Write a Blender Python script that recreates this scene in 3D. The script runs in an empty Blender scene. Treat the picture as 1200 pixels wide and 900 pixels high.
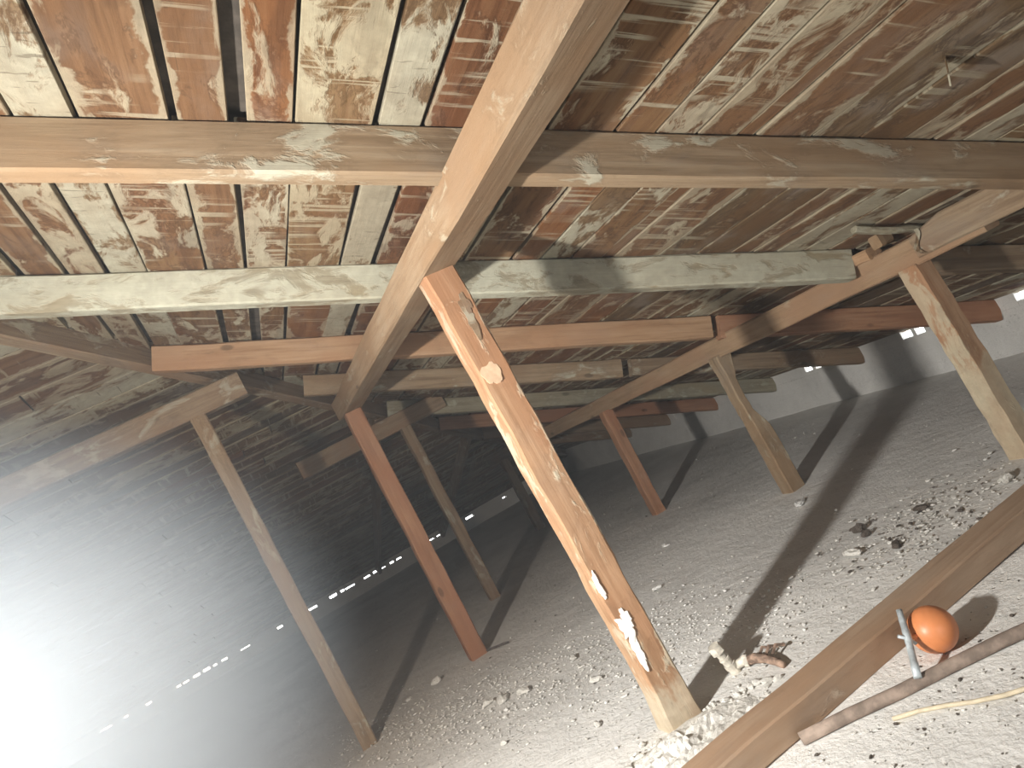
import bpy, bmesh, math, random
from mathutils import Vector, Matrix, noise
random.seed(7)
SC = bpy.context.scene
COL = SC.collection
V = Vector

# ------------------------------------------------------------------ camera
F_PX, ROLL, PITCH, YAW = 900.0, math.radians(28.5), math.atan(40/900.0), math.radians(20.5)
cam = bpy.data.cameras.new('camera'); cam_o = bpy.data.objects.new('camera', cam); COL.objects.link(cam_o)
cam.sensor_fit = 'HORIZONTAL'; cam.sensor_width = 36.0; cam.lens = 36.0*F_PX/1200.0
cam.clip_start = 0.02; cam.clip_end = 100
f0 = V((math.sin(YAW), math.cos(YAW), 0)); r0 = V((math.cos(YAW), -math.sin(YAW), 0)); u0 = V((0, 0, 1))
fw = f0*math.cos(PITCH) + u0*math.sin(PITCH); up = -f0*math.sin(PITCH) + u0*math.cos(PITCH)
cr, sr_ = math.cos(ROLL), math.sin(ROLL)
# image right in (right, up) space is (cos, -sin): a pixel step to the right moves u by +cos and v by -sin
cx = r0*cr - up*sr_
cy = r0*sr_ + up*cr
mw = Matrix((( cx.x, cy.x, -fw.x, 0.0), (cx.y, cy.y, -fw.y, 0.0), (cx.z, cy.z, -fw.z, 1.0), (0, 0, 0, 1)))
cam_o.matrix_world = mw
SC.camera = cam_o

# ------------------------------------------------------------------ world (overcast daylight outside the roof), lamp, exposure
w = bpy.data.worlds.new('daylight'); SC.world = w; w.use_nodes = True
bg = w.node_tree.nodes['Background']; bg.inputs[0].default_value = (0.93, 0.97, 1.0, 1); bg.inputs[1].default_value = 10.0
wl_ = bpy.data.lights.new('work_light', 'AREA'); wl_.shape = 'DISK'; wl_.size = 0.11; wl_.energy = 94; wl_.spread = math.radians(152); wl_.color = (1.0, 0.97, 0.92)   # hand-held LED panel left of the camera, out of frame
wlo = bpy.data.objects.new('work_light', wl_); COL.objects.link(wlo); wlo.location = (-1.05, 1.12, 1.22)
wlo.rotation_euler = (V((2.6, 4.0, 0.0)) - V(wlo.location)).to_track_quat('-Z', 'Y').to_euler()
SC.cycles.max_bounces = 7; SC.cycles.diffuse_bounces = 6; SC.cycles.glossy_bounces = 2; SC.cycles.transparent_max_bounces = 4; SC.cycles.volume_bounces = 0
SC.cycles.adaptive_threshold = 0.04; SC.cycles.adaptive_min_samples = 12
pt = bpy.data.lights.new('fill_window_portal', 'AREA'); pt.shape = 'RECTANGLE'; pt.size = 1.7; pt.size_y = 1.1; pt.cycles.is_portal = True   # portal sampling fill daylight through the added gable window behind the camera
pto = bpy.data.objects.new('fill_window_portal', pt); COL.objects.link(pto); pto.location = (0.3, -3.02, 0.94); pto.rotation_euler = (math.radians(90), 0, 0)
SC.view_settings.view_transform = 'Standard'
try: SC.view_settings.look = 'None'
except Exception: pass
SC.view_settings.exposure = 0.0; SC.view_settings.gamma = 1.0; SC.view_settings.use_curve_mapping = False

# ------------------------------------------------------------------ helpers
def link(o, parent=None):
    COL.objects.link(o)
    if parent is not None:
        o.parent = parent
        o.matrix_parent_inverse = parent.matrix_world.inverted()
    return o
def tag(o, label=None, cat=None, group=None, kind=None):
    if label: o['label'] = label
    if cat: o['category'] = cat
    if group: o['group'] = group
    if kind: o['kind'] = kind
    return o
def mesh_obj(name, bm, mat, parent=None, matrix=None, smooth=False):
    me = bpy.data.meshes.new(name); bmesh.ops.recalc_face_normals(bm, faces=bm.faces[:]); bm.to_mesh(me); bm.free()
    if smooth:
        for p in me.polygons: p.use_smooth = True
    if mat: me.materials.append(mat)
    o = bpy.data.objects.new(name, me)
    if matrix is not None: o.matrix_world = matrix
    COL.objects.link(o)
    if parent is not None:
        o.parent = parent; o.matrix_parent_inverse = parent.matrix_world.inverted()
    return o
def frame(p0, p1, uphint=(0, 0, 1)):
    p0, p1 = V(p0), V(p1); x = (p1-p0).normalized(); z = V(uphint); z = (z - x*z.dot(x)).normalized(); y = z.cross(x)
    m = Matrix(((x.x, y.x, z.x, p0.x), (x.y, y.y, z.y, p0.y), (x.z, y.z, z.z, p0.z), (0, 0, 0, 1)))
    return m, (p1-p0).length
def beam_bm(L, w_, h_, segs=6, ch=0.006, jit=0.002, seed=0, shape=None, ends=0.0):
    """chamfered bar along +x, centred in y and z; shape(t, y, z) -> (y, z) may bite wane or notches out of it"""
    bm = bmesh.new(); rnd = random.Random(seed); a, b = w_/2, h_/2
    prof = [(-a+ch, -b), (a-ch, -b), (a, -b+ch), (a, b-ch), (a-ch, b), (-a+ch, b), (-a, b-ch), (-a, -b+ch)]
    rings = []
    for i in range(segs+1):
        t = i/segs; oy, oz = rnd.uniform(-jit, jit), rnd.uniform(-jit, jit); ring = []
        for (y, z) in prof:
            yy, zz = y+oy+rnd.uniform(-jit, jit)*.5, z+oz+rnd.uniform(-jit, jit)*.5
            if shape: yy, zz = shape(t, yy, zz)
            xx = t*L + (rnd.uniform(-ends, ends) if i in (0, segs) else 0)
            ring.append(bm.verts.new((xx, yy, zz)))
        rings.append(ring)
    for i in range(segs):
        for j in range(8):
            k = (j+1) % 8
            bm.faces.new((rings[i][j], rings[i][k], rings[i+1][k], rings[i+1][j]))
    bm.faces.new(rings[0][::-1]); bm.faces.new(rings[-1])
    return bm
def beam(name, p0, p1, w_, h_, mat, parent=None, up_=(0, 0, 1), **k):
    m, L = frame(p0, p1, up_)
    return mesh_obj(name, beam_bm(L, w_, h_, **k), mat, parent, m)
def box_bm(lo, hi):
    bm = bmesh.new(); bmesh.ops.create_cube(bm, size=1)
    for v in bm.verts: v.co = V([lo[i] + (v.co[i]+.5)*(hi[i]-lo[i]) for i in range(3)])
    return bm
def tube_bm(pts, r, n=10, cap=True):
    bm = bmesh.new(); rings = []; pts = [V(p) for p in pts]
    rs = r if isinstance(r, (list, tuple)) else [r]*len(pts)
    for i, p in enumerate(pts):
        d = (pts[min(i+1, len(pts)-1)] - pts[max(i-1, 0)]).normalized()
        a = d.cross(V((0, 0, 1)) if abs(d.z) < .9 else V((1, 0, 0))).normalized(); b = d.cross(a)
        rings.append([bm.verts.new(p + (a*math.cos(2*math.pi*k/n) + b*math.sin(2*math.pi*k/n))*rs[i]) for k in range(n)])
    for i in range(len(pts)-1):
        for k in range(n): bm.faces.new((rings[i][k], rings[i][(k+1) % n], rings[i+1][(k+1) % n], rings[i+1][k]))
    if cap: bm.faces.new(rings[0][::-1]); bm.faces.new(rings[-1])
    return bm
def lump_bm(sx, sy, sz, seed=0, rough=.35, sub=2, flat=True):
    bm = bmesh.new(); bmesh.ops.create_icosphere(bm, subdivisions=sub, radius=1)
    for v in bm.verts:
        n = noise.noise(v.co*1.6 + V((seed*3.7, seed*1.3, seed*2.1)))
        v.co *= 1 + rough*n
        if flat and v.co.z < -.3: v.co.z = -.3
        v.co = V((v.co.x*sx, v.co.y*sy, v.co.z*sz))
    return bm

# ------------------------------------------------------------------ materials
class NT:
    def __init__(s, name):
        s.m = bpy.data.materials.new(name); s.m.use_nodes = True; s.t = s.m.node_tree; s.t.nodes.clear()
        s.out = s.n('ShaderNodeOutputMaterial')
    def n(s, typ, **k):
        x = s.t.nodes.new(typ)
        for a, b in k.items(): setattr(x, a, b)
        return x
    def put(s, x, sock, val):
        if hasattr(val, 'links') or hasattr(val, 'is_linked'): s.t.links.new(val, x.inputs[sock])
        else: x.inputs[sock].default_value = val
    def math(s, op, a, b=0.0, clamp=False):
        x = s.n('ShaderNodeMath', operation=op, use_clamp=clamp); s.put(x, 0, a); s.put(x, 1, b); return x.outputs[0]
    def vmath(s, op, a, b):
        x = s.n('ShaderNodeVectorMath', operation=op); s.put(x, 0, a); s.put(x, 1, b); return x.outputs[0]
    def noise(s, vec, scale, detail=4, rough=.55, dist=0.0):
        x = s.n('ShaderNodeTexNoise'); s.put(x, 'Vector', vec); x.inputs['Scale'].default_value = scale
        x.inputs['Detail'].default_value = detail; x.inputs['Roughness'].default_value = rough; x.inputs['Distortion'].default_value = dist
        return x.outputs[0]
    def step(s, val, a, b):
        x = s.n('ShaderNodeMapRange', interpolation_type='SMOOTHSTEP'); s.put(x, 0, val); x.inputs[1].default_value = a; x.inputs[2].default_value = b
        return x.outputs[0]
    def mix(s, fac, a, b, blend='MIX'):
        x = s.n('ShaderNodeMix', data_type='RGBA', blend_type=blend); s.put(x, 0, fac)
        for i, c in ((6, a), (7, b)):
            s.put(x, i, c if not isinstance(c, tuple) else (c[0], c[1], c[2], 1))
        return x.outputs[2]
    def ramp(s, fac, stops):
        x = s.n('ShaderNodeValToRGB'); s.put(x, 0, fac); e = x.color_ramp.elements
        while len(e) < len(stops): e.new(.5)
        for el, (p, c) in zip(e, stops): el.position = p; el.color = (c[0], c[1], c[2], 1)
        return x.outputs[0]
    def finish(s, col, rough=.85, bump=None, dist=.004, strength=.6, spec=.2, metal=0.0):
        b = s.n('ShaderNodeBsdfPrincipled'); s.put(b, 'Base Color', col if not isinstance(col, tuple) else (col[0], col[1], col[2], 1)); s.put(b, 'Roughness', rough)
        b.inputs['Specular IOR Level'].default_value = spec; b.inputs['Metallic'].default_value = metal
        if bump is not None:
            bn = s.n('ShaderNodeBump'); bn.inputs['Strength'].default_value = strength; bn.inputs['Distance'].default_value = dist
            s.put(bn, 'Height', bump); s.t.links.new(bn.outputs[0], b.inputs['Normal'])
        s.t.links.new(b.outputs[0], s.out.inputs[0]); return s.m

def wood(name, dark, mid, light, tint, residue=(.60, .50, .37), patch=.55, streak=0.0, edge=0.0, stain=.3, crack=.5, grey=(.20, .17, .14), greyness=.2, vary=.12, contour=.5, dash=0.0, foot=0.0):
    """sawn timber: grain along local x, cement and lime residue of old formwork, cross streaks, knots and stains"""
    k = NT(name); tc = k.n('ShaderNodeTexCoord'); oi = k.n('ShaderNodeObjectInfo')
    off = k.n('ShaderNodeCombineXYZ'); r = oi.outputs['Random']
    for i, mul in enumerate((37.0, 11.0, 23.0)): k.put(off, i, k.math('MULTIPLY', r, mul))
    p = k.vmath('ADD', tc.outputs['Object'], off.outputs[0])
    g1 = k.noise(k.vmath('MULTIPLY', p, (1.2, 22, 22)), 2.2, 6, .6, .35)
    g2 = k.noise(k.vmath('MULTIPLY', p, (2.5, 70, 70)), 2.0, 3, .6)
    base = k.ramp(g1, [(.28, dark), (.5, mid), (.72, light)])
    base = k.mix(k.math('MULTIPLY', k.step(g2, .5, .75), .35), base, dark)
    big = k.noise(k.vmath('MULTIPLY', p, (1, 3, 3)), 1.6, 4, .55)
    base = k.mix(k.math('MULTIPLY', k.step(big, .45, .62), .8), base, tint)
    gr = k.noise(k.vmath('MULTIPLY', p, (1.4, 2.5, 2.5)), 2.3, 5, .6)
    base = k.mix(k.math('MULTIPLY', k.step(gr, .5, .68), greyness), base, grey)
    # knots
    vo = k.n('ShaderNodeTexVoronoi'); k.put(vo, 'Vector', k.vmath('MULTIPLY', p, (1.0, 2.2, 2.2))); vo.inputs['Scale'].default_value = 2.6
    kn = k.step(vo.outputs['Distance'], .10, .05)
    base = k.mix(k.math('MULTIPLY', kn, .6), base, tuple(c*.35 for c in dark))
    # residue patches, feathered along the grain
    n1 = k.noise(k.vmath('MULTIPLY', p, (3.2, 7, 7)), 1.5, 6, .68, .5)
    if vary: n1 = k.math('ADD', n1, k.math('MULTIPLY', k.math('SUBTRACT', r, .5), vary))
    pm = k.step(n1, patch, patch+.09)
    if edge > 0:
        sx = k.n('ShaderNodeSeparateXYZ'); k.put(sx, 0, tc.outputs['Generated'])
        e_ = k.math('ABSOLUTE', k.math('SUBTRACT', sx.outputs[1], .5))
        em = k.math('ADD', e_, k.math('MULTIPLY', k.math('SUBTRACT', n1, .5), .9))
        pm = k.math('MAXIMUM', pm, k.math('MULTIPLY', k.step(em, .5-edge, .53-edge*.8), .85))
    if streak > 0:
        s1 = k.noise(k.vmath('MULTIPLY', p, (34, 1.6, 1.6)), 1.0, 5, .62, .25)
        s2 = k.noise(p, 3.0, 3)
        sm = k.math('MULTIPLY', k.step(s1, .54, .60), k.step(s2, .62-streak*.35, .72-streak*.35))
        pm = k.math('MAXIMUM', pm, k.math('MULTIPLY', sm, .9))
    if foot > 0:
        fx = k.n('ShaderNodeSeparateXYZ'); k.put(fx, 0, tc.outputs['Object'])
        fv = k.math('ADD', fx.outputs[0], k.math('MULTIPLY', k.math('SUBTRACT', n1, .5), .7))
        pm = k.math('MAXIMUM', pm, k.math('MULTIPLY', k.step(fv, foot+.06, foot-.06), .75))
    rn = k.noise(p, 30, 3, .65)
    if contour > 0:
        cband = k.math('MULTIPLY', k.step(n1, patch-.05, patch-.008), k.step(n1, patch+.012, patch-.004))
        base = k.mix(k.math('MULTIPLY', cband, contour), base, tuple(c*.7 for c in dark))
    rc = k.mix(k.step(rn, .35, .7), residue, tuple(min(1, c*1.2) for c in residue))
    rc = k.mix(k.math('MULTIPLY', k.step(big, .35, .6), .35), rc, mid)
    colr = k.mix(k.math('MULTIPLY', pm, .88), base, rc)
    # wood burn / damp stains and fine checks
    st = k.noise(k.vmath('MULTIPLY', p, (2, 5, 5)), 1.1, 4, .6, 1.2)
    colr = k.mix(k.math('MULTIPLY', k.step(st, .56, .63), stain), colr, tuple(c*.45 for c in dark))
    ck = k.noise(k.vmath('MULTIPLY', p, (3, 90, 90)), 1.3, 4, .7, .4)
    cm = k.step(ck, .66, .72)
    colr = k.mix(k.math('MULTIPLY', cm, crack), colr, tuple(c*.25 for c in dark))
    if dash > 0:
        dn = k.noise(k.vmath('MULTIPLY', p, (60, 9, 9)), 1.0, 3, .6, .3)
        colr = k.mix(k.math('MULTIPLY', k.step(dn, .63, .68), dash), colr, tuple(c*.5 for c in dark))
    h = k.math('ADD', k.math('MULTIPLY', g1, .6), k.math('MULTIPLY', k.step(n1, patch, patch+.09), .5))
    return k.finish(colr, .82, h, .004, .7, .25)

M = {}
M['b_pale'] = wood('board_pale_cement', (0.101, 0.057, 0.027), (0.163, 0.103, 0.053), (0.197, 0.132, 0.072), (0.140, 0.082, 0.039), (0.324, 0.306, 0.232), patch=.41, streak=.2, edge=.05, stain=.12, crack=.4, dash=.5)
M['b_red'] = wood('board_red_streaked', (0.071, 0.029, 0.012), (0.137, 0.061, 0.027), (0.173, 0.087, 0.041), (0.122, 0.048, 0.020), (0.335, 0.295, 0.211), patch=.56, streak=1.0, edge=.07, stain=.3)
M['b_brown'] = wood('board_brown_pale_edges', (0.081, 0.040, 0.019), (0.144, 0.076, 0.036), (0.182, 0.103, 0.053), (0.129, 0.064, 0.029), (0.318, 0.282, 0.199), patch=.53, streak=.35, edge=.17, stain=.25)
M['b_orange'] = wood('board_orange', (0.096, 0.036, 0.013), (0.160, 0.068, 0.025), (0.197, 0.092, 0.039), (0.133, 0.061, 0.026), (0.313, 0.276, 0.194), patch=.58, streak=.3, edge=.12, stain=.3, greyness=.35)
M['b_tan'] = wood('board_tan_streaked', (0.101, 0.055, 0.021), (0.163, 0.096, 0.045), (0.201, 0.130, 0.064), (0.137, 0.068, 0.029), (0.347, 0.311, 0.217), patch=.49, streak=.9, edge=.08, stain=.2)
M['b_grey'] = wood('board_grey_brown', (0.063, 0.036, 0.019), (0.114, 0.073, 0.037), (0.148, 0.096, 0.053), (0.114, 0.061, 0.027), (0.280, 0.252, 0.182), patch=.57, streak=.15, edge=.05, stain=.35, greyness=.5)
M['b_mottled'] = wood('board_mottled', (0.085, 0.042, 0.019), (0.153, 0.082, 0.037), (0.192, 0.117, 0.057), (0.127, 0.057, 0.025), (0.357, 0.330, 0.244), patch=.51, streak=.5, edge=.08, stain=.28, contour=.6)
M['t_orange'] = wood('timber_orange', (0.232, 0.130, 0.068), (0.344, 0.213, 0.121), (0.400, 0.266, 0.166), (0.316, 0.175, 0.095), (0.433, 0.375, 0.271), patch=.62, stain=0.13, crack=.4, greyness=.12, contour=.2)
M['t_post'] = wood('timber_worn_post', (0.251, 0.136, 0.070), (0.372, 0.222, 0.126), (0.433, 0.280, 0.171), (0.326, 0.165, 0.086), (0.471, 0.429, 0.326), patch=.63, stain=0.15, crack=.4, greyness=.15, foot=.17, edge=.03, contour=.2)
M['t_foot'] = wood('timber_pale_foot', (0.228, 0.123, 0.066), (0.342, 0.206, 0.118), (0.410, 0.272, 0.171), (0.304, 0.157, 0.082), (0.441, 0.404, 0.294), patch=.62, stain=0.15, crack=.4, greyness=.15, foot=.40, edge=.05, contour=.2)
M['t_red'] = wood('timber_red', (0.213, 0.099, 0.053), (0.326, 0.169, 0.094), (0.387, 0.222, 0.130), (0.296, 0.136, 0.074), (0.441, 0.371, 0.261), patch=.66, stain=0.09, crack=.3, greyness=.1, contour=.2)
M['t_tan'] = wood('timber_tan', (0.180, 0.121, 0.070), (0.272, 0.194, 0.120), (0.322, 0.248, 0.166), (0.241, 0.154, 0.086), (0.362, 0.344, 0.266), patch=.555, stain=0.15, crack=.45, greyness=.3, vary=.06, contour=.2)
M['t_pale'] = wood('timber_pale_grey', (0.190, 0.159, 0.104), (0.277, 0.246, 0.174), (0.328, 0.299, 0.218), (0.252, 0.206, 0.129), (0.356, 0.347, 0.272), patch=.48, stain=0.09, crack=.45, greyness=.35, grey=(0.190, 0.185, 0.151), contour=.2)
M['t_cream'] = wood('timber_cream', (0.202, 0.128, 0.072), (0.281, 0.195, 0.121), (0.326, 0.244, 0.163), (0.247, 0.153, 0.085), (0.346, 0.307, 0.223), patch=.58, stain=0.09, crack=.3, greyness=.1, contour=.2)
M['t_plain'] = wood('timber_plain_tan', (0.264, 0.171, 0.108), (0.344, 0.241, 0.161), (0.392, 0.281, 0.193), (0.320, 0.202, 0.123), (0.427, 0.344, 0.261), patch=.68, stain=.08, crack=.25, greyness=.2, contour=0)
M['t_brownp'] = wood('timber_plain_brown', (0.218, 0.137, 0.075), (0.302, 0.202, 0.121), (0.351, 0.244, 0.158), (0.281, 0.168, 0.098), (0.382, 0.329, 0.240), patch=.66, stain=.1, crack=.25, greyness=.2, contour=.1)
M['t_dim'] = wood('timber_brown', (0.155, 0.099, 0.061), (0.246, 0.175, 0.110), (0.309, 0.236, 0.155), (0.225, 0.137, 0.079), (0.347, 0.321, 0.248), patch=.58, stain=0.18, crack=.4, greyness=.3, contour=.2)

def concrete(name, a, b, c, sc=1.0, crumb=True):
    k = NT(name); tc = k.n('ShaderNodeTexCoord'); p = tc.outputs['Object']
    n1 = k.noise(p, 1.3*sc, 6, .6, .3); n2 = k.noise(p, 9*sc, 6, .65); n3 = k.noise(p, 70*sc, 4, .6)
    col = k.ramp(n1, [(.3, a), (.52, b), (.72, c)])
    col = k.mix(k.math('MULTIPLY', k.step(n2, .5, .7), .35), col, c)
    col = k.mix(k.math('MULTIPLY', k.step(n2, .46, .3), .3), col, a)
    vo = k.n('ShaderNodeTexVoronoi'); k.put(vo, 'Vector', p); vo.inputs['Scale'].default_value = 38*sc
    pit = k.math('MULTIPLY', k.step(vo.outputs['Distance'], .22, .1), k.step(k.noise(p, 5*sc, 3), .5, .6))
    col = k.mix(k.math('MULTIPLY', pit, .5), col, tuple(x*.45 for x in a))
    h = k.math('ADD', k.math('MULTIPLY', n2, 1.2), k.math('MULTIPLY', n3, .35)); h = k.math('SUBTRACT', h, k.math('MULTIPLY', pit, .5))
    return k.finish(col, .92, h, .016, .6, .15)
M['floor'] = concrete('dusty_concrete', (.60, .59, .565), (.72, .71, .68), (.80, .79, .76))
M['wall'] = concrete('grey_plaster', (.58, .57, .545), (.68, .67, .64), (.76, .75, .72), 1.4)
M['plaster'] = concrete('white_plaster', (.58, .56, .51), (.72, .70, .65), (.82, .81, .77), 6)
M['crumb_dark'] = concrete('dark_crumb', (.07, .06, .05), (.11, .09, .075), (.16, .14, .12), 6)
def plain(name, col, rough=.8, spec=.2, metal=0.0, var=.25, scale=20):
    k = NT(name); tc = k.n('ShaderNodeTexCoord'); n = k.noise(tc.outputs['Object'], scale, 5, .6)
    c = k.mix(k.step(n, .35, .7), tuple(x*(1-var) for x in col), tuple(min(1, x*(1+var)) for x in col))
    return k.finish(c, rough, n, .001, .3, spec, metal)
M['felt'] = plain('roof_felt', (.085, .072, .06), .9)
M['ball'] = plain('orange_plastic', (.62, .225, .085), .42, .45, 0, .08, 12)
M['rod'] = plain('galvanised_steel', (.50, .55, .57), .5, .5, .35, .2, 60)
M['pipe'] = plain('limed_pipe', (.60, .56, .48), .7, .3, .1, .3, 40)
M['rust'] = plain('rusty_iron', (.29, .20, .15), .85, .2, .1, .5, 45)
M['pole'] = plain('weathered_pole', (.27, .21, .17), .85, .2, 0, .3, 25)
M['cable'] = plain('cream_cable', (.58, .50, .36), .6, .3, 0, .15, 30)
M['nail'] = plain('nail_steel', (.16, .14, .13), .6, .5, .6, .3, 80)
M['glare_tint'] = plain('wood_glare_spot', (.60, .42, .28), .8, .2, 0, .12, 50)  # pale tint for the glare spot painted on the tallest post
M['chalk'] = plain('lime_or_glare_patch', (.86, .83, .78), .9, .15, 0, .08, 60)

# ------------------------------------------------------------------ the shell
# right roof slope: z = .33 + .435 (3.9 - x); far hip slope: z = .21 + .28 (10.3 - y)
SR, XE, HR = .435, 3.9, .33
SH, YE, HF = .28, 10.3, .21
XR = -1.25                                                    # ridge
def zr(x): return HR + SR*(XE-x)
def zh(y): return HF + SH*(YE-y)
def yhip(x): return YE - (zr(x)-HF)/SH
def xhip(y): return XE - (zh(y)-HR)/SR
NR = V((SR, 0, 1)).normalized(); NH = V((0, SH, 1)).normalized()
XL = 2*XR - 4.02                                             # left eave
YN = -3.0                                                    # near end wall
fl = bmesh.new(); bmesh.ops.create_grid(fl, x_segments=90, y_segments=110, size=1)
for v in fl.verts:
    x = XL-.2 + (v.co.x+1)/2*(4.2-(XL-.2)); y = YN-.2 + (v.co.y+1)/2*(10.7-(YN-.2))
    d = math.hypot(x-.8, y-2.6)
    z = .010*noise.noise(V((x*.9, y*.9, 1.3))) + .006*noise.noise(V((x*3, y*3, 4)))
    z *= min(1, max(0, d/1.0))
    v.co = V((x, y, z-.004))
floor = tag(mesh_obj('floor', fl, M['floor'], smooth=True), 'dusty grey concrete attic slab', kind='structure')

def sheet(name, pts, off, label):
    bm = bmesh.new(); vs = [bm.verts.new(V(p)) for p in pts]; f = bm.faces.new(vs)
    r = bmesh.ops.extrude_face_region(bm, geom=[f])
    for g in r['geom']:
        if isinstance(g, bmesh.types.BMVert): g.co += V((0, 0, off))
    return tag(mesh_obj(name, bm, M['felt']), label, kind='structure')
up_ = .034                                                    # felt lies on top of the boards
xo, yo = 3.965, 10.42
ceil_r = sheet('ceiling_right', [(XR, YN-.1, zr(XR)+up_), (xo, YN-.1, zr(xo)+up_), (xo, yhip(xo)+.0, zr(xo)+up_), (XR, yhip(XR), zr(XR)+up_)], .04, 'underside of the right roof slope, rough boards under dark felt')
ceil_f = sheet('ceiling_far', [(XR, yhip(XR), zh(yhip(XR))+up_), (xo, yhip(xo), zh(yhip(xo))+up_), (xo, yo, zh(yo)+up_), (XL, yo, zh(yo)+up_), (XL, yhip(xo), zh(yhip(xo))+up_)], .04, 'underside of the far hip slope, boards fading into haze')
ceil_l = sheet('ceiling_left', [(XR, YN-.1, zr(XR)+up_), (XR, yhip(XR), zr(XR)+up_), (XL, yhip(xo), zr(xo)+up_), (XL, YN-.1, zr(xo)+up_)], .04, 'underside of the left roof slope behind the lamp')
wl = tag(mesh_obj('wall_left', box_bm((XL-.1, YN-.2, -.02), (XL+.04, yo, .4)), M['wall']), 'low plastered wall under the left eave', kind='structure')
gb = bmesh.new(); wx0, wx1, wz0, wz1 = -.55, 1.15, .385, 1.49; tz = lambda x: zr(x)+.1; ze = zr(xo)+.1  # gable opening added to let fill daylight in
for poly in ([(XL-.1, -.02), (xo+.1, -.02), (xo+.1, wz0), (XL-.1, wz0)], [(XL-.1, wz0), (wx0, wz0), (wx0, tz(wx0)), (XR, tz(XR)), (XL-.1, ze)],
             [(wx1, wz0), (xo+.1, wz0), (xo+.1, ze-.03), (wx1, tz(wx1))], [(wx0, wz1), (wx1, wz1), (wx1, tz(wx1)), (wx0, tz(wx0))]):
    gf = gb.faces.new([gb.verts.new((x, YN, z)) for x, z in poly]); r = bmesh.ops.extrude_face_region(gb, geom=[gf])
    for g in r['geom']:
        if isinstance(g, bmesh.types.BMVert): g.co += V((0, -.1, 0))
wn = tag(mesh_obj('wall_near', gb, M['wall']), 'plastered gable wall behind the camera', kind='structure')
added_win = tag(beam('added_window_1', (wx0-.02, YN, wz0+.02), (wx1+.02, YN, wz0+.02), .13, .04, M['t_dim'], segs=4), 'added unseen window frame in the gable behind the camera, for fill daylight', kind='structure')  # unseen window, added behind the camera for fill daylight
for a, b in (((wx0-.02, YN, wz1-.02), (wx1+.02, YN, wz1-.02)), ((wx0, YN, wz0), (wx0, YN, wz1)), ((wx1, YN, wz0), (wx1, YN, wz1)), ((.3, YN, wz0), (.3, YN, wz1))):
    beam('added_window_frame', a, b, .10, .04, M['t_dim'], added_win, up_=(1, 0, .01) if a[0] == b[0] else (0, 0, 1), segs=4)
# right wall: plastered upstand with mortar packing up to the boards, daylight through the slits left open
WT = .25
wr = tag(mesh_obj('wall_right', box_bm((XE, YN, -.02), (3.955, yo, WT)), M['wall']), 'low grey plastered wall under the right eave', kind='structure')
def packing(parent, spans, make, lo, hi):
    """mortar lumps along a wall top from lo to hi, leaving the given slits open"""
    cuts = [lo]
    for (a, b) in sorted(spans): cuts += [a, b]
    cuts.append(hi); n = 0
    for i in range(0, len(cuts), 2):
        a, b = cuts[i], cuts[i+1]; m = max(1, round((b-a)/.5))
        for j in range(m):
            make(parent, a+(b-a)*j/m, a+(b-a)*(j+1)/m, n); n += 1
def pack_r(parent, a, b, n):
    bm = box_bm((XE+.004+random.uniform(-.003, .003), a, WT-.01), (3.95, b, zr(XE)+.05)); mesh_obj('mortar_packing', bm, M['wall'], parent)
slr = [(2.86, 3.0), (3.62, 3.69), (3.72, 3.80), (4.58, 4.645), (4.68, 4.76), (7.31, 7.38)]
packing(wr, slr, pack_r, YN, yo)
for (a, b) in slr:                                           # each slit is only partly open: a sill under it
    mesh_obj('mortar_sill', box_bm((XE+.006, a, WT-.01), (3.95, b, WT+.027)), M['wall'], wr)
WF = .135
wf = tag(mesh_obj('wall_far', box_bm((XL, YE, -.02), (4.0, YE+.1, WF)), M['wall']), 'low plastered wall under the far eave with a line of daylight slits', kind='structure')
def pack_f(parent, a, b, n):
    mesh_obj('mortar_packing', box_bm((a, YE+.004+random.uniform(-.003, .003), WF-.01), (b, YE+.1, zh(YE)+.05)), M['wall'], parent)
slf = []
for x, wd in ((-2.483, .13), (-2.255, .06), (-1.993, .075), (-1.638, .06), (-1.55, .08), (-1.42, .09), (-1.297, .09), (-1.195, .05), (-1.076, .075), (-.817, .12), (-.363, .07), (.07, .13),
              (.36, .1), (.49, .05), (.593, .13), (.838, .09), (.95, .05), (1.063, .09), (1.2, .06), (1.3, .08), (1.785, .1), (1.918, .09), (2.391, .12), (2.957, .06)):
    slf.append((x-wd/2, x+wd/2))
packing(wf, slf, pack_f, XL, 4.0)
for (a, b) in slf:
    mesh_obj('mortar_lintel', box_bm((a-.001, YE+.006, WF+.024+random.uniform(-.008, .01)), (b+.001, YE+.098, zh(YE)+.05)), M['wall'], wf)

# ------------------------------------------------------------------ roof boards, each a part of its slope
def board(parent, p0, p1, width, nrm, mat, th=.022, seed=0, warp=.0015):
    m, L = frame(p0, p1, nrm)
    segs = max(2, min(8, int(L/.35)))
    o = mesh_obj('board', beam_bm(L, width, th, segs=segs, ch=.002, jit=warp, seed=seed, ends=.004), mat, parent, m)
    return o
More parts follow.
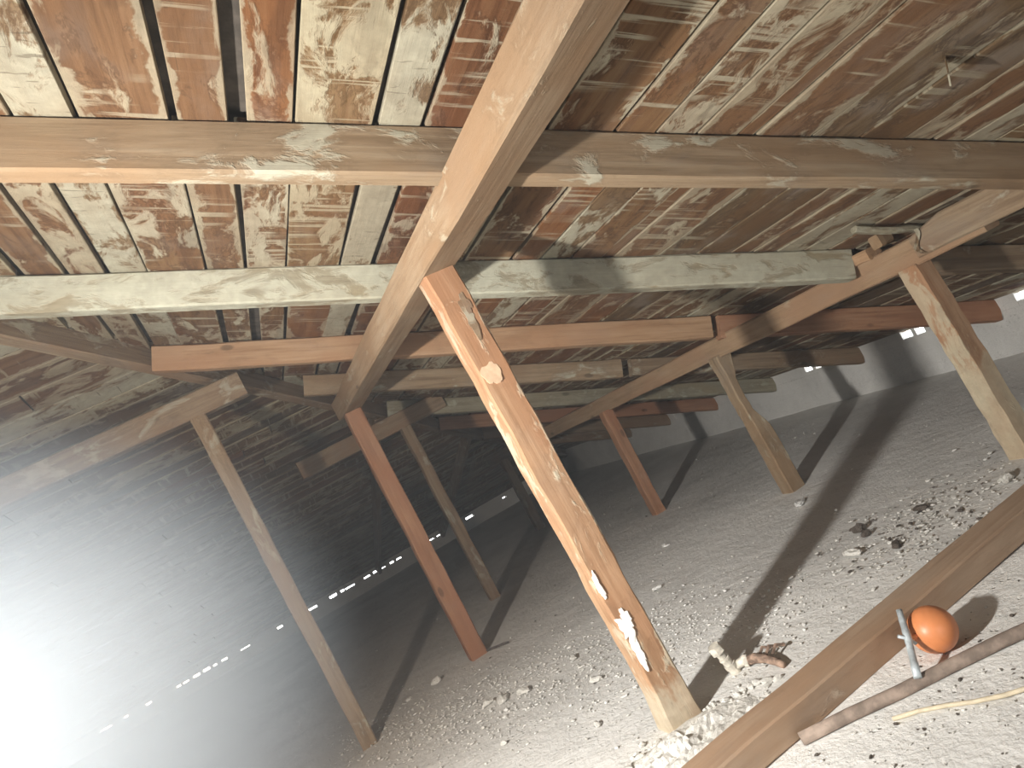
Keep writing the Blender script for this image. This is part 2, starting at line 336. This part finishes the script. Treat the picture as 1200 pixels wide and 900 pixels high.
# rows of the right slope: (x0, x1, material of near board); edges read off along the rafters
rows = [(-1.22, -1.10, 'b_grey'), (-1.09, -.95, 'b_brown'), (-.945, -.81, 'b_tan'), (-.80, -.68, 'b_brown'), (-.67, -.545, 'b_grey'), (-.54, -.42, 'b_brown'), (-.415, -.30, 'b_tan'), (-.28, -.175, 'b_brown'), (-.155, -.062, 'b_brown'), (-.056, .046, 'b_pale'),
        (.056, .217, 'b_brown'), (.236, .330, 'b_brown'), (.366, .455, 'b_orange'), (.461, .618, 'b_tan'), (.630, .719, 'b_pale'), (.731, .865, 'b_red'), (.874, 1.005, 'b_tan'), (1.010, 1.166, 'b_mottled'),
        (1.174, 1.268, 'b_mottled'), (1.273, 1.374, 'b_mottled'), (1.380, 1.484, 'b_brown'), (1.490, 1.530, 'b_brown'), (1.538, 1.690, 'b_brown'), (1.696, 1.83, 'b_grey'), (1.836, 1.962, 'b_grey'), (1.970, 2.050, 'b_brown'), (2.058, 2.143, 'b_brown'), (2.150, 2.248, 'b_pale')]
x = 2.256
rr = random.Random(21)
while x < 3.92:
    wdt = rr.uniform(.085, .14); x1 = min(x+wdt, 3.965); rows.append((x, x1, rr.choice(['b_grey', 'b_brown', 'b_mottled', 'b_grey', 'b_mottled', 'b_tan']))); x = x1 + rr.uniform(.004, .016)
RAFT = [(-.2, -.3), (.72, .60), (1.665, 1.525), (2.62, 2.38), (3.575, 3.29), (4.33, 4.23), (5.36, 5.23), (6.24, 6.10), (7.15, 7.0), (8.05, 7.9)]   # near-face y at x = 0 and x = 2.4
def raft_y(k, x): a, b = RAFT[k]; return a + (b-a)*x/2.4
KIND = ['b_pale', 'b_red', 'b_brown', 'b_mottled', 'b_tan', 'b_grey', 'b_mottled', 'b_orange']
# boards butt on the second rafter for these rows: edges below it (x at the joint, then at the far end) and look
band = {8: (-.160, -.066, -.155, -.075, 'b_brown'), 9: (-.056, .044, -.035, .050, 'b_pale'), 10: (.052, .214, .056, .214, 'b_mottled'), 11: (.220, .327, .220, .330, 'b_brown'), 12: (.341, .452, .336, .452, 'b_mottled'),
        13: (.457, .612, .458, .606, 'b_tan'), 14: (.628, .719, .612, .700, 'b_pale'), 15: (.731, .865, .726, .865, 'b_red'), 17: (1.010, 1.162, 1.01, 1.166, 'b_mottled'), 18: (1.175, 1.268, 1.175, 1.268, 'b_orange'), 19: (1.273, 1.372, 1.275, 1.374, 'b_pale'), 20: (1.378, 1.484, 1.38, 1.484, 'b_mottled'), 22: (1.53, 1.69, 1.53, 1.69, 'b_brown')}
sd = 0
for i, (x0, x1, mt) in enumerate(rows):
    xm = (x0+x1)/2; yend = yhip(x1)+.10 if xm > -.6 else yhip(x0)+.1
    yend = min(yend, YE+.08); zc = zr(xm) + .011*1.09
    # joints on rafters
    js = [-1.4]; k = rr.choice([3, 3, 4, 4]) if xm < 2.2 else rr.choice([2, 3])
    first = True
    while k < len(RAFT):
        yj = raft_y(k, xm)+.03
        if yj > yend-.4: break
        js.append(yj); k += rr.choice([2, 2, 3])
    js.append(yend)
    for j in range(len(js)-1):
        if j == 0 and i in band:                             # two boards: one up to the rafter in the photo's upper band, one beyond it
            e = band[i]; yj = raft_y(2, xm)+.03; f_ = math.sqrt(1+SR*SR)
            board(ceil_r, (xm, js[0], zc), (xm, yj-.003, zc), (x1-x0)*f_, NR, M[mt], seed=sd); sd += 1
            a_, b_ = (e[0]+e[1])/2, (e[2]+e[3])/2
            board(ceil_r, (a_, yj+.003, zr(a_)+.012), (b_, js[1]-.004, zr(b_)+.012), (e[1]-e[0])*f_, NR, M[e[4]], seed=sd); sd += 1
            continue
        m_ = mt if j == 0 else (rr.choice(KIND) if rr.random() < .8 else mt)
        g = .004
        wslope = (x1-x0)*math.sqrt(1+SR*SR)
        dw = rr.uniform(-.006, .0) if j else 0
        dz = rr.uniform(0, .004)
        dx = rr.uniform(-.002, .002)
        board(ceil_r, (xm+dx, js[j]+g, zc+dz), (xm-dx, js[j+1]-g, zc+dz), wslope+dw, NR, M[m_], seed=sd); sd += 1
# hip slope boards run across, from the hip to the left
y = 2.55; rh = random.Random(5)
while y < YE+.06:
    wy = rh.uniform(.095, .15); y1 = y+wy; ym = (y+y1)/2
    xr_ = min(xhip(ym)+.08, 4.0); xl_ = max(-5.2, 2*XR-xhip(ym)-.05)
    xs = [xl_]
    c = xl_ + rh.uniform(1.0, 2.6)
    while c < xr_-.5: xs.append(c); c += rh.uniform(1.6, 3.0)
    xs.append(xr_)
    for j in range(len(xs)-1):
        board(ceil_f, (xs[j]+.004, ym, zh(ym)+.011), (xs[j+1]-.004, ym, zh(ym)+.011), wy*1.04, NH, M[rh.choice(['b_grey', 'b_brown', 'b_tan', 'b_pale', 'b_brown', 'b_orange'])], seed=900+sd); sd += 1
    y = y1 + rh.uniform(.004, .016)

# ------------------------------------------------------------------ rafters of the right slope
def rafter(k, xa, xb, w_, h_, mat, label, dz=0.0, seed=0, **kw):
    pa = V((xa, raft_y(k, xa)+w_/2, zr(xa))); pb = V((xb, raft_y(k, xb)+w_/2, zr(xb)))
    o_ = NR*(-(h_/2)-.001 + dz)
    o = beam('rafter', pa+o_, pb+o_, w_, h_, M[mat], up_=NR, segs=12, seed=seed+50, jit=.0025, **kw)
    return tag(o, label, 'rafter', 'rafters of the right slope')
rafter(1, XR, 3.93, .06, .12, 't_tan', 'rafter crossing just above the top edge of the picture')
r1 = rafter(2, XR+.05, 3.93, .062, .125, 't_tan', 'topmost rafter in view, tan with a bright lower edge, spanning the full width', seed=1)
r2 = rafter(3, -1.0, 2.44, .066, .125, 't_pale', 'pale grey limed rafter, second from the top, ending beside the near splice', seed=2)
r2b = rafter(3, 2.52, 3.93, .06, .11, 't_dim', 'short shaded brown rafter piece continuing beyond the right-hand purlin toward the eave', seed=12)
r3 = rafter(4, -.06, 2.36, .06, .115, 't_orange', 'orange rafter, third from the top, cut off at the hip on its left', seed=3)
r3b = rafter(4, 2.40, 3.93, .06, .12, 't_red', 'reddish rafter end running past the far right post down to the eave', seed=13)
r4 = rafter(5, .55, 2.30, .06, .115, 't_tan', 'yellowish rafter, fourth from the top, with a broken right end', seed=4)
r4b = rafter(5, 2.36, 3.93, .06, .11, 't_dim', 'brown rafter end above the notched post reaching the right eave', seed=14)
r5 = rafter(6, 1.1, 3.93, .06, .11, 't_pale', 'dull pale rafter, fifth from the top, behind the leaning middle post', seed=5)
r6 = rafter(7, 1.6, 3.93, .06, .11, 't_red', 'dim red-brown rafter, sixth from the top, near the dark corner', seed=6)
r7 = rafter(8, 2.15, 3.93, .06, .11, 't_dim', 'short dark rafter deep in the corner, seventh from the top', seed=7)
r8 = rafter(9, 2.75, 3.93, .06, .11, 't_dim', 'shortest rafter in the far right corner', seed=8)
# hip rafter along the valley of the two slopes
xa, xb = -1.2, 3.85
pa = V((xa, yhip(xa), zr(xa)-.055)); pb = V((xb, yhip(xb), zr(xb)-.055))
tag(beam('hip_rafter', pa, pb, .06, .11, M['t_dim'], segs=14, seed=77), 'long hip rafter running diagonally down the meeting line of the two slopes', 'rafter')
for x, lab in ((1.0, 'jack rafter under the far hip slope, just behind the dim back post'), (1.95, 'jack rafter under the far hip slope, in the dark right corner')):
    ya = yhip(x)+.05
    o_ = NH*-.056
    tag(beam('jack_rafter', V((x, ya, zh(ya)))+o_, V((x, YE+.05, zh(YE+.05)))+o_, .05, .11, M['t_dim'], up_=NH, segs=8, seed=int(x*10)+40), lab, 'rafter')

# ------------------------------------------------------------------ purlins
def purlin(name, p0, p1, w_, h_, mat, label, **k):
    return tag(beam(name, p0, p1, w_, h_, M[mat], **k), label, 'purlin')
pz = .05
p1_ = purlin('purlin', (.842, -1.0, 1.51+pz), (.676, 4.36, 1.475+pz), .12, .105, 't_cream', 'big orange and cream purlin running away overhead on the tallest post', segs=18, seed=31, jit=.003)
def wane(t, y, z):
    # bark curl bitten out of the near end
    if t > .93 and z > 0: z -= .03*(t-.93)/.07
    return y, z
p2a = purlin('purlin', (2.56, .3, .91), (2.475, 2.12, .875), .085, .115, 't_dim', 'near length of the right-hand purlin, lapped over the far length with a curled bark end', segs=12, seed=32, jit=.003, shape=wane)
p2b = purlin('purlin', (2.50, 1.86, .853), (2.17, 7.35, .775), .08, .105, 't_brownp', 'far length of the right-hand purlin, long orange-brown beam on four posts', segs=16, seed=33, jit=.003)
ph1 = purlin('hip_purlin', (.22, 3.93, 1.80), (-2.1, 3.93, 1.80), .09, .12, 't_dim', 'hip purlin on top of the left post with its sawn end showing', segs=8, seed=34)
ph2 = purlin('hip_purlin', (.36, 5.29, 1.385), (1.45, 5.29, 1.385), .09, .12, 't_dim', 'short hip purlin on the dim back post under the far slope', segs=8, seed=35)
# bark curl at the splice
cb = bmesh.new(); prev = None
for i in range(9):
    t = i/8; a = V((2.432-.006*math.sin(t*3.1), 2.085+.018*math.sin(t*5.5), .825+.095*t)); b = a + V((-.005, -.016, 0))
    cur = (cb.verts.new(a), cb.verts.new(b), cb.verts.new(b+V((0, .008, 0))), cb.verts.new(a+V((0, .008, 0))))
    if prev:
        for q in range(4): cb.faces.new((prev[q], prev[(q+1) % 4], cur[(q+1) % 4], cur[q]))
    else: cb.faces.new(cur)
    prev = cur
cb.faces.new(prev[::-1])
tag(mesh_obj('bark_curl', cb, M['b_pale'], p2a), 'pale curl of bark')

# ------------------------------------------------------------------ posts
def post(name, base, top, w_, h_, mat, label, rot=0.0, segs=12, seed=0, shape=None, foot=True):
    e = bpy.data.objects.new(name, None); e.empty_display_size = .1; e.matrix_world = Matrix.Translation(V(base)); COL.objects.link(e)
    tag(e, label, 'post', 'timber posts')
    b = V(base); t = V(top)
    yh = V((math.cos(rot), math.sin(rot), 0))
    s = beam('shaft', b - V((0, 0, .01)), t, w_, h_, M[mat], e, up_=V((0, 1, 0)), segs=segs, seed=seed, jit=.0025, shape=shape)
    return e
# local axes of a post: x up, z toward +Y (h_), y = z cross x -> toward -X ... (w_)
mp = post('post', (.775, 2.17, 0), (.748, 2.125, 1.512), .10, .09, 't_post', 'tallest and nearest post, orange with white lime splashes and a frayed foot', segs=26, seed=1,
          shape=lambda t, y, z: (y*(1+.16*max(0, .10-t)/.10), z*(1+.12*max(0, .1-t)/.1)))
post('post', (.655, 4.18, 0), (.683, 4.235, 1.482), .095, .09, 't_red', 'slim reddish post under the far end of the overhead purlin', seed=2)
post('post', (-.025, 3.90, 0), (-.03, 3.925, 1.745), .075, .075, 't_tan', 'pale left post standing in the bright haze', seed=3, segs=14)
def notch(t, y, z):
    k = max(0.0, 1-abs(t-.70)/.26)
    if y > 0: y -= .045*min(1, k*1.8)
    if z < 0 and k > 0: z += .012*k
    return y, z
rp = post('post', (2.39, 3.445, 0), (2.392, 3.452, .795), .095, .09, 't_tan', 'short tan post with a deep notch hollowed out of its upper side', seed=4, segs=22, shape=notch)
post('post', (2.262, 4.74, 0), (2.28, 4.756, .77), .08, .08, 't_red', 'short red post in the middle distance under the right-hand purlin', seed=5)
post('post', (2.46, 2.16, 0), (2.475, 2.19, .802), .09, .09, 't_foot', 'post at the right edge, reddish above and pale worn wood below', seed=6, segs=14)
post('post', (1.117, 5.288, 0), (1.123, 5.28, 1.328), .075, .075, 't_dim', 'dim brown back post behind the slim reddish post', seed=7)
post('post', (2.17, 6.98, 0), (2.185, 7.04, .73), .08, .08, 't_dim', 'farthest short post in the dark corner behind the tallest post', seed=8)
# lime splashes, a painted glare spot and a torn bark scar on the tallest post
def post_patch(parent, cx_, cz_, sx, sz, yface, seed, mat='chalk', th=.0012, rag=1.0):
    bm = bmesh.new(); rn = random.Random(seed); n = 44; front = []; back = []
    for i in range(n):
        a = 2*math.pi*i/n; r = 1 + .55*noise.noise(V((math.cos(a)*1.4, math.sin(a)*1.4, seed*3.3))) + rag*(.35*noise.noise(V((math.cos(a)*5, math.sin(a)*5, seed*1.7))) + rn.uniform(-.08, .08))
        x, z = cx_+math.cos(a)*sx*r, cz_+math.sin(a)*sz*r
        front.append(bm.verts.new((x, yface-th, z))); back.append(bm.verts.new((x, yface+.006, z)))
    c = bm.verts.new((cx_, yface-th*1.1, cz_))
    for i in range(n):
        j = (i+1) % n; bm.faces.new((front[i], front[j], c)); bm.faces.new((front[i], back[i], back[j], front[j]))
    bm.faces.new(back)
    return mesh_obj('lime_or_glare_patch', bm, M[mat], parent)  # lime splashes and bark scars, and the painted glare spot too
def yf(z): return 2.17-.045 - .045*z/1.5 - .0025
for (x, z, sx, sz, s) in ((.745, .335, .026, .038, 1), (.740, .258, .014, .048, 2), (.727, .475, .008, .034, 4), (.742, .30, .008, .02, 5), (.752, .375, .006, .008, 6), (.728, .44, .004, .012, 8)):
    post_patch(mp, x, z, sx, sz, yf(z), s)
post_patch(mp, .742, 1.155, .027, .040, yf(1.155), 9, 'glare_tint', .0004, .35)  # bright glare on the wood, painted as a pale patch
for (x, z, sx, sz, s) in ((.765, 1.33, .016, .060, 11), (.774, 1.37, .010, .035, 12)):
    post_patch(mp, x, z, sx, sz, yf(z), s, 't_dim', .001, .5)

# ------------------------------------------------------------------ bits between roof and purlins
def thing_beam(name, p0, p1, w_, h_, mat, label, cat, **k): return tag(beam(name, p0, p1, w_, h_, M[mat], **k), label, cat)
def roofpt(x, y, d): return V((x, y, zr(x))) - NR*d
thing_beam('offcut', roofpt(2.26, 2.14, .022), roofpt(2.55, 2.12, .022), .035, .022, 't_pale', 'short grey offcut stuck under the boards beside the splice', 'offcut', up_=NR, segs=4, seed=61, jit=.003)
thing_beam('cleat_block', (2.455, 2.30, .915), (2.455, 2.44, .915), .075, .045, 't_orange', 'small orange packing block where the pale rafter meets the purlin', 'wood block', segs=3, seed=62, jit=.003)
thing_beam('cleat_block', (2.40, 2.225, .945), (2.47, 2.225, .945), .05, .05, 't_tan', 'small tan packing block next to the orange one', 'wood block', segs=3, seed=63, jit=.003)
sl = thing_beam('splinter', roofpt(1.745, 1.195, .065), roofpt(1.77, 1.215, .0), .003, .034, 'b_pale', 'thin pale splinter sticking down from the boards at top right', 'splinter', up_=(.82, .56, .12), segs=4, seed=64, jit=.001, ch=.0005)

# ------------------------------------------------------------------ things on the slab
bearer = thing_beam('bearer', (-.05, 1.745, .036), (2.75, 1.80, .036), .118, .076, 't_plain', 'squared timber lying on the slab across the lower right corner', 'beam', segs=14, seed=71, jit=.0025)
# float valve: ball on a galvanised arm
fe = bpy.data.objects.new('ball_float', None); fe.matrix_world = Matrix.Translation((1.26, 1.598, 0)); COL.objects.link(fe)
tag(fe, 'orange plastic float ball on a galvanised arm lying beside the squared timber', 'float')
bb = bmesh.new(); bmesh.ops.create_uvsphere(bb, u_segments=48, v_segments=32, radius=.0575)
mesh_obj('ball', bb, M['ball'], fe, Matrix.Translation((1.262, 1.598, .058)), smooth=True)
sm = bmesh.new(); bmesh.ops.create_cone(sm, segments=48, radius1=.0580, radius2=.0580, depth=.0022, cap_ends=False)
mesh_obj('seam', sm, M['ball'], fe, Matrix.Translation((1.262, 1.598, .058)) @ Matrix.Rotation(1.0, 4, 'Y') @ Matrix.Rotation(.5, 4, 'X'), smooth=True)
A, B, Cc = V((1.222, 1.622, .134)), V((1.182, 1.592, .083)), V((1.110, 1.535, .032))
arm = mesh_obj('arm', tube_bm([A, A.lerp(B, .3), A.lerp(B, .32), A.lerp(B, .7), A.lerp(B, .72), B, B.lerp(Cc, .12), B.lerp(Cc, .15), B.lerp(Cc, .62), B.lerp(Cc, .65), Cc], [.0075, .0075, .0085, .0085, .0095, .0095, .0095, .0085, .0085, .0095, .0095], 12), M['rod'], fe, smooth=True)
mesh_obj('stub', tube_bm([B, V((1.212, 1.594, .072))], .006, 10), M['ball'], fe, smooth=True)
mesh_obj('clip', tube_bm([B+V((-.018, .006, .016)), B+V((.0, .0, .0)), B+V((.008, -.008, -.018))], .0045, 8), M['rod'], fe, smooth=True)
tag(mesh_obj('pole', tube_bm([V((.84, 1.676, .016)).lerp(V((1.75, 1.25, .016)), t/8) + V((0, .004*math.sin(t*2.2), 0)) for t in range(9)], .0155, 12), M['pole'], smooth=True), 'thin weathered round pole lying in front of the orange float', 'pole')
tag(mesh_obj('cable', tube_bm([V((.99, 1.525, .006)).lerp(V((1.30, 1.17, .006)), t/8) + V((.006*math.sin(t*1.3), .006*math.sin(t*1.3), 0)) for t in range(9)], .0052, 8), M['cable'], smooth=True), 'thin cream cable on the slab nearest the viewer', 'cable')
# pipe riser with corroded fittings
pe = bpy.data.objects.new('pipe_fitting', None); pe.matrix_world = Matrix.Translation((1.02, 2.20, 0)); COL.objects.link(pe)
tag(pe, 'limescaled pipe riser with a rusty elbow on the slab beside the tallest post', 'pipe')
b0 = V((1.018, 2.195, -.004)); ax = V((-.028, .0, .105)); 
mesh_obj('riser', tube_bm([b0 + ax*t for t in (0, .2, .21, .33, .34, .5, .51, .56, .57, .78)], [.017, .017, .020, .020, .0155, .0155, .018, .018, .0145, .0145], 14), M['pipe'], pe, smooth=False)
nut = bmesh.new(); bmesh.ops.create_cone(nut, cap_ends=True, segments=6, radius1=.023, radius2=.021, depth=.026)
mesh_obj('nut', nut, M['pipe'], pe, Matrix.Translation(b0 + ax*.9) @ ax.to_track_quat('Z', 'Y').to_matrix().to_4x4())
e0 = b0 + V((.006, -.004, .02))
mesh_obj('collar', tube_bm([e0, e0+V((.022, -.014, .002)), e0+V((.024, -.015, .002)), e0+V((.034, -.024, .0))], [.014, .014, .019, .019], 12), M['pipe'], pe)
mesh_obj('elbow', tube_bm([e0+V((.03, -.02, 0)), e0+V((.045, -.05, .004)), e0+V((.055, -.09, .002)), e0+V((.06, -.13, -.005)), e0+V((.058, -.165, -.01))], [.014, .016, .013, .012, .010], 12), M['rust'], pe, smooth=True)
for i in range(3):
    q = e0+V((.06+.012*i, -.05-.02*i, .0)); mesh_obj('fin', tube_bm([q, q+V((.03, .012, .012)), q+V((.055, .01, -.004))], .005, 6), M['rust'], pe)

# rubble and crumbs
def scatter(name, n, gen, mats, label, cat, smin, smax, seed):
    rn = random.Random(seed); verts, faces, mi = [], [], []
    t = bmesh.new(); bmesh.ops.create_icosphere(t, subdivisions=1, radius=1); tv = [v.co.copy() for v in t.verts]; t.verts.index_update(); tf = [[v.index for v in f.verts] for f in t.faces]; t.free()
    for i in range(n):
        x, y = gen(rn); s = rn.uniform(smin, smax)*(rn.random()**1.5*.9+.35); b = len(verts)
        m = Matrix.Translation((x, y, s*.25)) @ Matrix.Rotation(rn.uniform(0, 6.3), 4, 'Z') @ Matrix.Diagonal((s*rn.uniform(.7, 1.6), s*rn.uniform(.5, 1.1), s*rn.uniform(.3, .7), 1))
        for c in tv: verts.append(m @ (c + V((rn.uniform(-1, 1), rn.uniform(-1, 1), rn.uniform(-.6, .6)))*.2))
        k = 0 if rn.random() < mats[1] else 1
        for f in tf: faces.append([b+q for q in f]); mi.append(k)
    me = bpy.data.meshes.new(name); me.from_pydata(verts, [], faces); me.materials.append(M['plaster']); me.materials.append(M['crumb_dark'] if mats[0] == 'd' else M['floor'])
    me.polygons.foreach_set('material_index', mi)
    o = bpy.data.objects.new(name, me); COL.objects.link(o)
    return tag(o, label, cat, kind='stuff')
def g_band(rn):
    while True:
        t = rn.random(); x = -.1+1.5*t + rn.gauss(0, .16); y = 3.95-1.6*t*.9 + rn.gauss(0, .32)
        if math.hypot(x-.775, y-2.17) > .09 and y > 1.9: return x, y
scatter('plaster_crumbs', 3600, g_band, ('f', .55), 'fine pale plaster crumbs strewn over the slab left of the tallest post', 'crumbs', .0018, .0075, 3)
def g_right(rn):
    while True:
        x, y = rn.gauss(1.95, .25), rn.gauss(2.22, .16)
        if y > 1.9 and math.hypot(x-2.46, y-2.16) > .09: return x, y
scatter('dark_crumbs', 700, g_right, ('d', .78), 'pale and dark crumbs on the slab behind the squared timber', 'crumbs', .002, .009, 4)
def g_all(rn):
    while True:
        x, y = rn.uniform(-.4, 3.7), rn.uniform(1.95, 6)
        if all(math.hypot(x-a, y-b) > .09 for a, b in ((.775, 2.17), (.655, 4.18), (-.025, 3.9), (2.39, 3.445), (2.262, 4.74), (2.46, 2.16), (1.117, 5.288))): return x, y
scatter('slab_grit', 1100, g_all, ('d', .85), 'scattered grit over the whole slab', 'grit', .0015, .006, 6)
def g_front(rn):
    while True:
        x, y = rn.uniform(.5, 2.2), rn.uniform(1.0, 1.66)
        if abs((y-1.676)+(x-.84)*.468) > .03 and math.hypot(x-1.262, y-1.598) > .03: return x, y
scatter('front_grit', 900, g_front, ('d', .8), 'coarse grit on the slab in front of the squared timber', 'grit', .0015, .006, 8)
def g_pile(rn):
    while True:
        x, y = rn.gauss(.70, .12), rn.gauss(2.03, .065)
        if math.hypot(x-.775, y-2.17) > .075 and y > 1.86: return x, y
pm_ = bmesh.new(); bmesh.ops.create_grid(pm_, x_segments=44, y_segments=26, size=1)
for v in pm_.verts:
    d = math.hypot(v.co.x, v.co.y); hgt = max(0, 1-d)**.8
    z = .05*hgt*(.7+.6*noise.noise(V((v.co.x*4, v.co.y*3, 2)))) + hgt*.012*noise.noise(V((v.co.x*15, v.co.y*11, 5)))
    v.co = V((.70+v.co.x*.25, 2.01+v.co.y*.14, z-.003))
tag(mesh_obj('rubble_pile', pm_, M['plaster']), 'heap of white crumbled plaster at the foot of the tallest post', 'rubble', kind='stuff')
scatter('rubble_crumbs', 520, g_pile, ('f', .9), 'broken white plaster bits on the heap by the tallest post', 'rubble', .006, .016, 9)
chips = [(.40, 4.165, .03, .022, 'plaster'), (.522, 3.286, .045, .016, 'plaster'), (.60, 3.21, .035, .018, 'plaster'), (.47, 3.36, .03, .014, 'plaster'), (.851, 3.2, .026, .014, 'plaster'), (.79, 2.83, .03, .012, 'plaster'),
         (.241, 4.182, .022, .012, 'plaster'), (.626, 2.493, .018, .012, 'plaster'), (.381, 2.85, .016, .01, 'plaster'), (2.238, 2.08, .04, .02, 'plaster'), (1.80, 3.9, .03, .012, 'floor'), (1.40, 3.345, .025, .01, 'floor'), (2.19, 3.17, .045, .014, 'floor'),
         (1.72, 2.36, .04, .018, 'plaster'), (1.9, 2.49, .03, .02, 'crumb_dark'), (1.78, 2.2, .03, .012, 'crumb_dark'), (2.05, 2.31, .035, .012, 'crumb_dark'), (1.86, 2.42, .022, .016, 'crumb_dark')]
where = ['white plaster lump lying alone left of the slim reddish post', 'longest white plaster flake in the crumb band', 'white plaster flake just right of the longest one', 'white plaster flake at the left end of the crumb band', 'small plaster chip right of the slim reddish post', 'plaster chip midway along the tallest post', 'dark-shadowed plaster chip near the left post foot', 'small round white chip left of the tallest post', 'tiny plaster chip in the lower left crumbs', 'pale plaster lump by the right edge post', 'flat grey flake in front of the short red post', 'flat grey flake beside the tallest post shadow', 'flat grey flake at the foot of the notched post', 'white flat flake among the dark crumbs', 'largest dark crumb behind the squared timber', 'dark sliver close behind the squared timber', 'dark flake farther right behind the squared timber', 'dark lump next to the largest dark crumb']
for i, (x, y, s, h_, mt) in enumerate(chips):
    o = mesh_obj('plaster_chip', lump_bm(s*1.0, s*.55, h_, seed=i+1, rough=.6), M[mt], None, Matrix.Translation((x, y, h_*.28)) @ Matrix.Rotation(i*1.1, 4, 'Z'))
    tag(o, where[i], 'chip', 'plaster chips on the slab')
# nail at the slim reddish post's foot
tag(mesh_obj('nail', tube_bm([V((.70, 4.13, .006)), V((.80, 4.02, .008))], .006, 6), M['nail']), 'dark nail-like stick at the foot of the slim reddish post', 'stick')

# ------------------------------------------------------------------ haze volumes added for lamp glare and lifted shadows
hz = NT('glare_haze'); vsn = hz.n('ShaderNodeVolumeScatter'); vsn.inputs['Color'].default_value = (.74, .87, 1.0, 1); vsn.inputs['Anisotropy'].default_value = -.2
tcn = hz.n('ShaderNodeTexCoord'); ln = hz.n('ShaderNodeVectorMath', operation='LENGTH'); hz.t.links.new(tcn.outputs['Object'], ln.inputs[0])
q = hz.math('SUBTRACT', 1.0, hz.math('MULTIPLY', ln.outputs['Value'], ln.outputs['Value']), True)
hz.put(vsn, 'Density', hz.math('MULTIPLY', hz.math('POWER', q, 1.5), 1.42))
hz.t.links.new(vsn.outputs[0], hz.out.inputs['Volume'])
hb = bmesh.new(); bmesh.ops.create_icosphere(hb, subdivisions=4, radius=1.0)
ho = mesh_obj('glare_cloud', hb, hz.m, None, Matrix.Translation((-1.4, 2.95, .85)) @ Matrix.Diagonal((1.62, 1.8, 1.2, 1)))  # cloud placed and shaped to give the glare around the lamp
tag(ho, 'bright pale haze cloud added as lamp glare, hiding the lower left', 'haze', kind='stuff')
hg = NT('veil_haze'); vg = hg.n('ShaderNodeVolumeScatter'); vg.inputs['Color'].default_value = (.86, .93, 1.0, 1); vg.inputs['Density'].default_value = .018; vg.inputs['Anisotropy'].default_value = .2  # even haze added everywhere to lift the shadows
hg.t.links.new(vg.outputs[0], hg.out.inputs['Volume'])
tag(mesh_obj('added_veil_haze', box_bm((XL+.3, YN+.1, .03), (3.85, YE-.1, 2.55)), hg.m), 'thin haze added through the whole attic to lift the shadows', 'haze', kind='stuff')
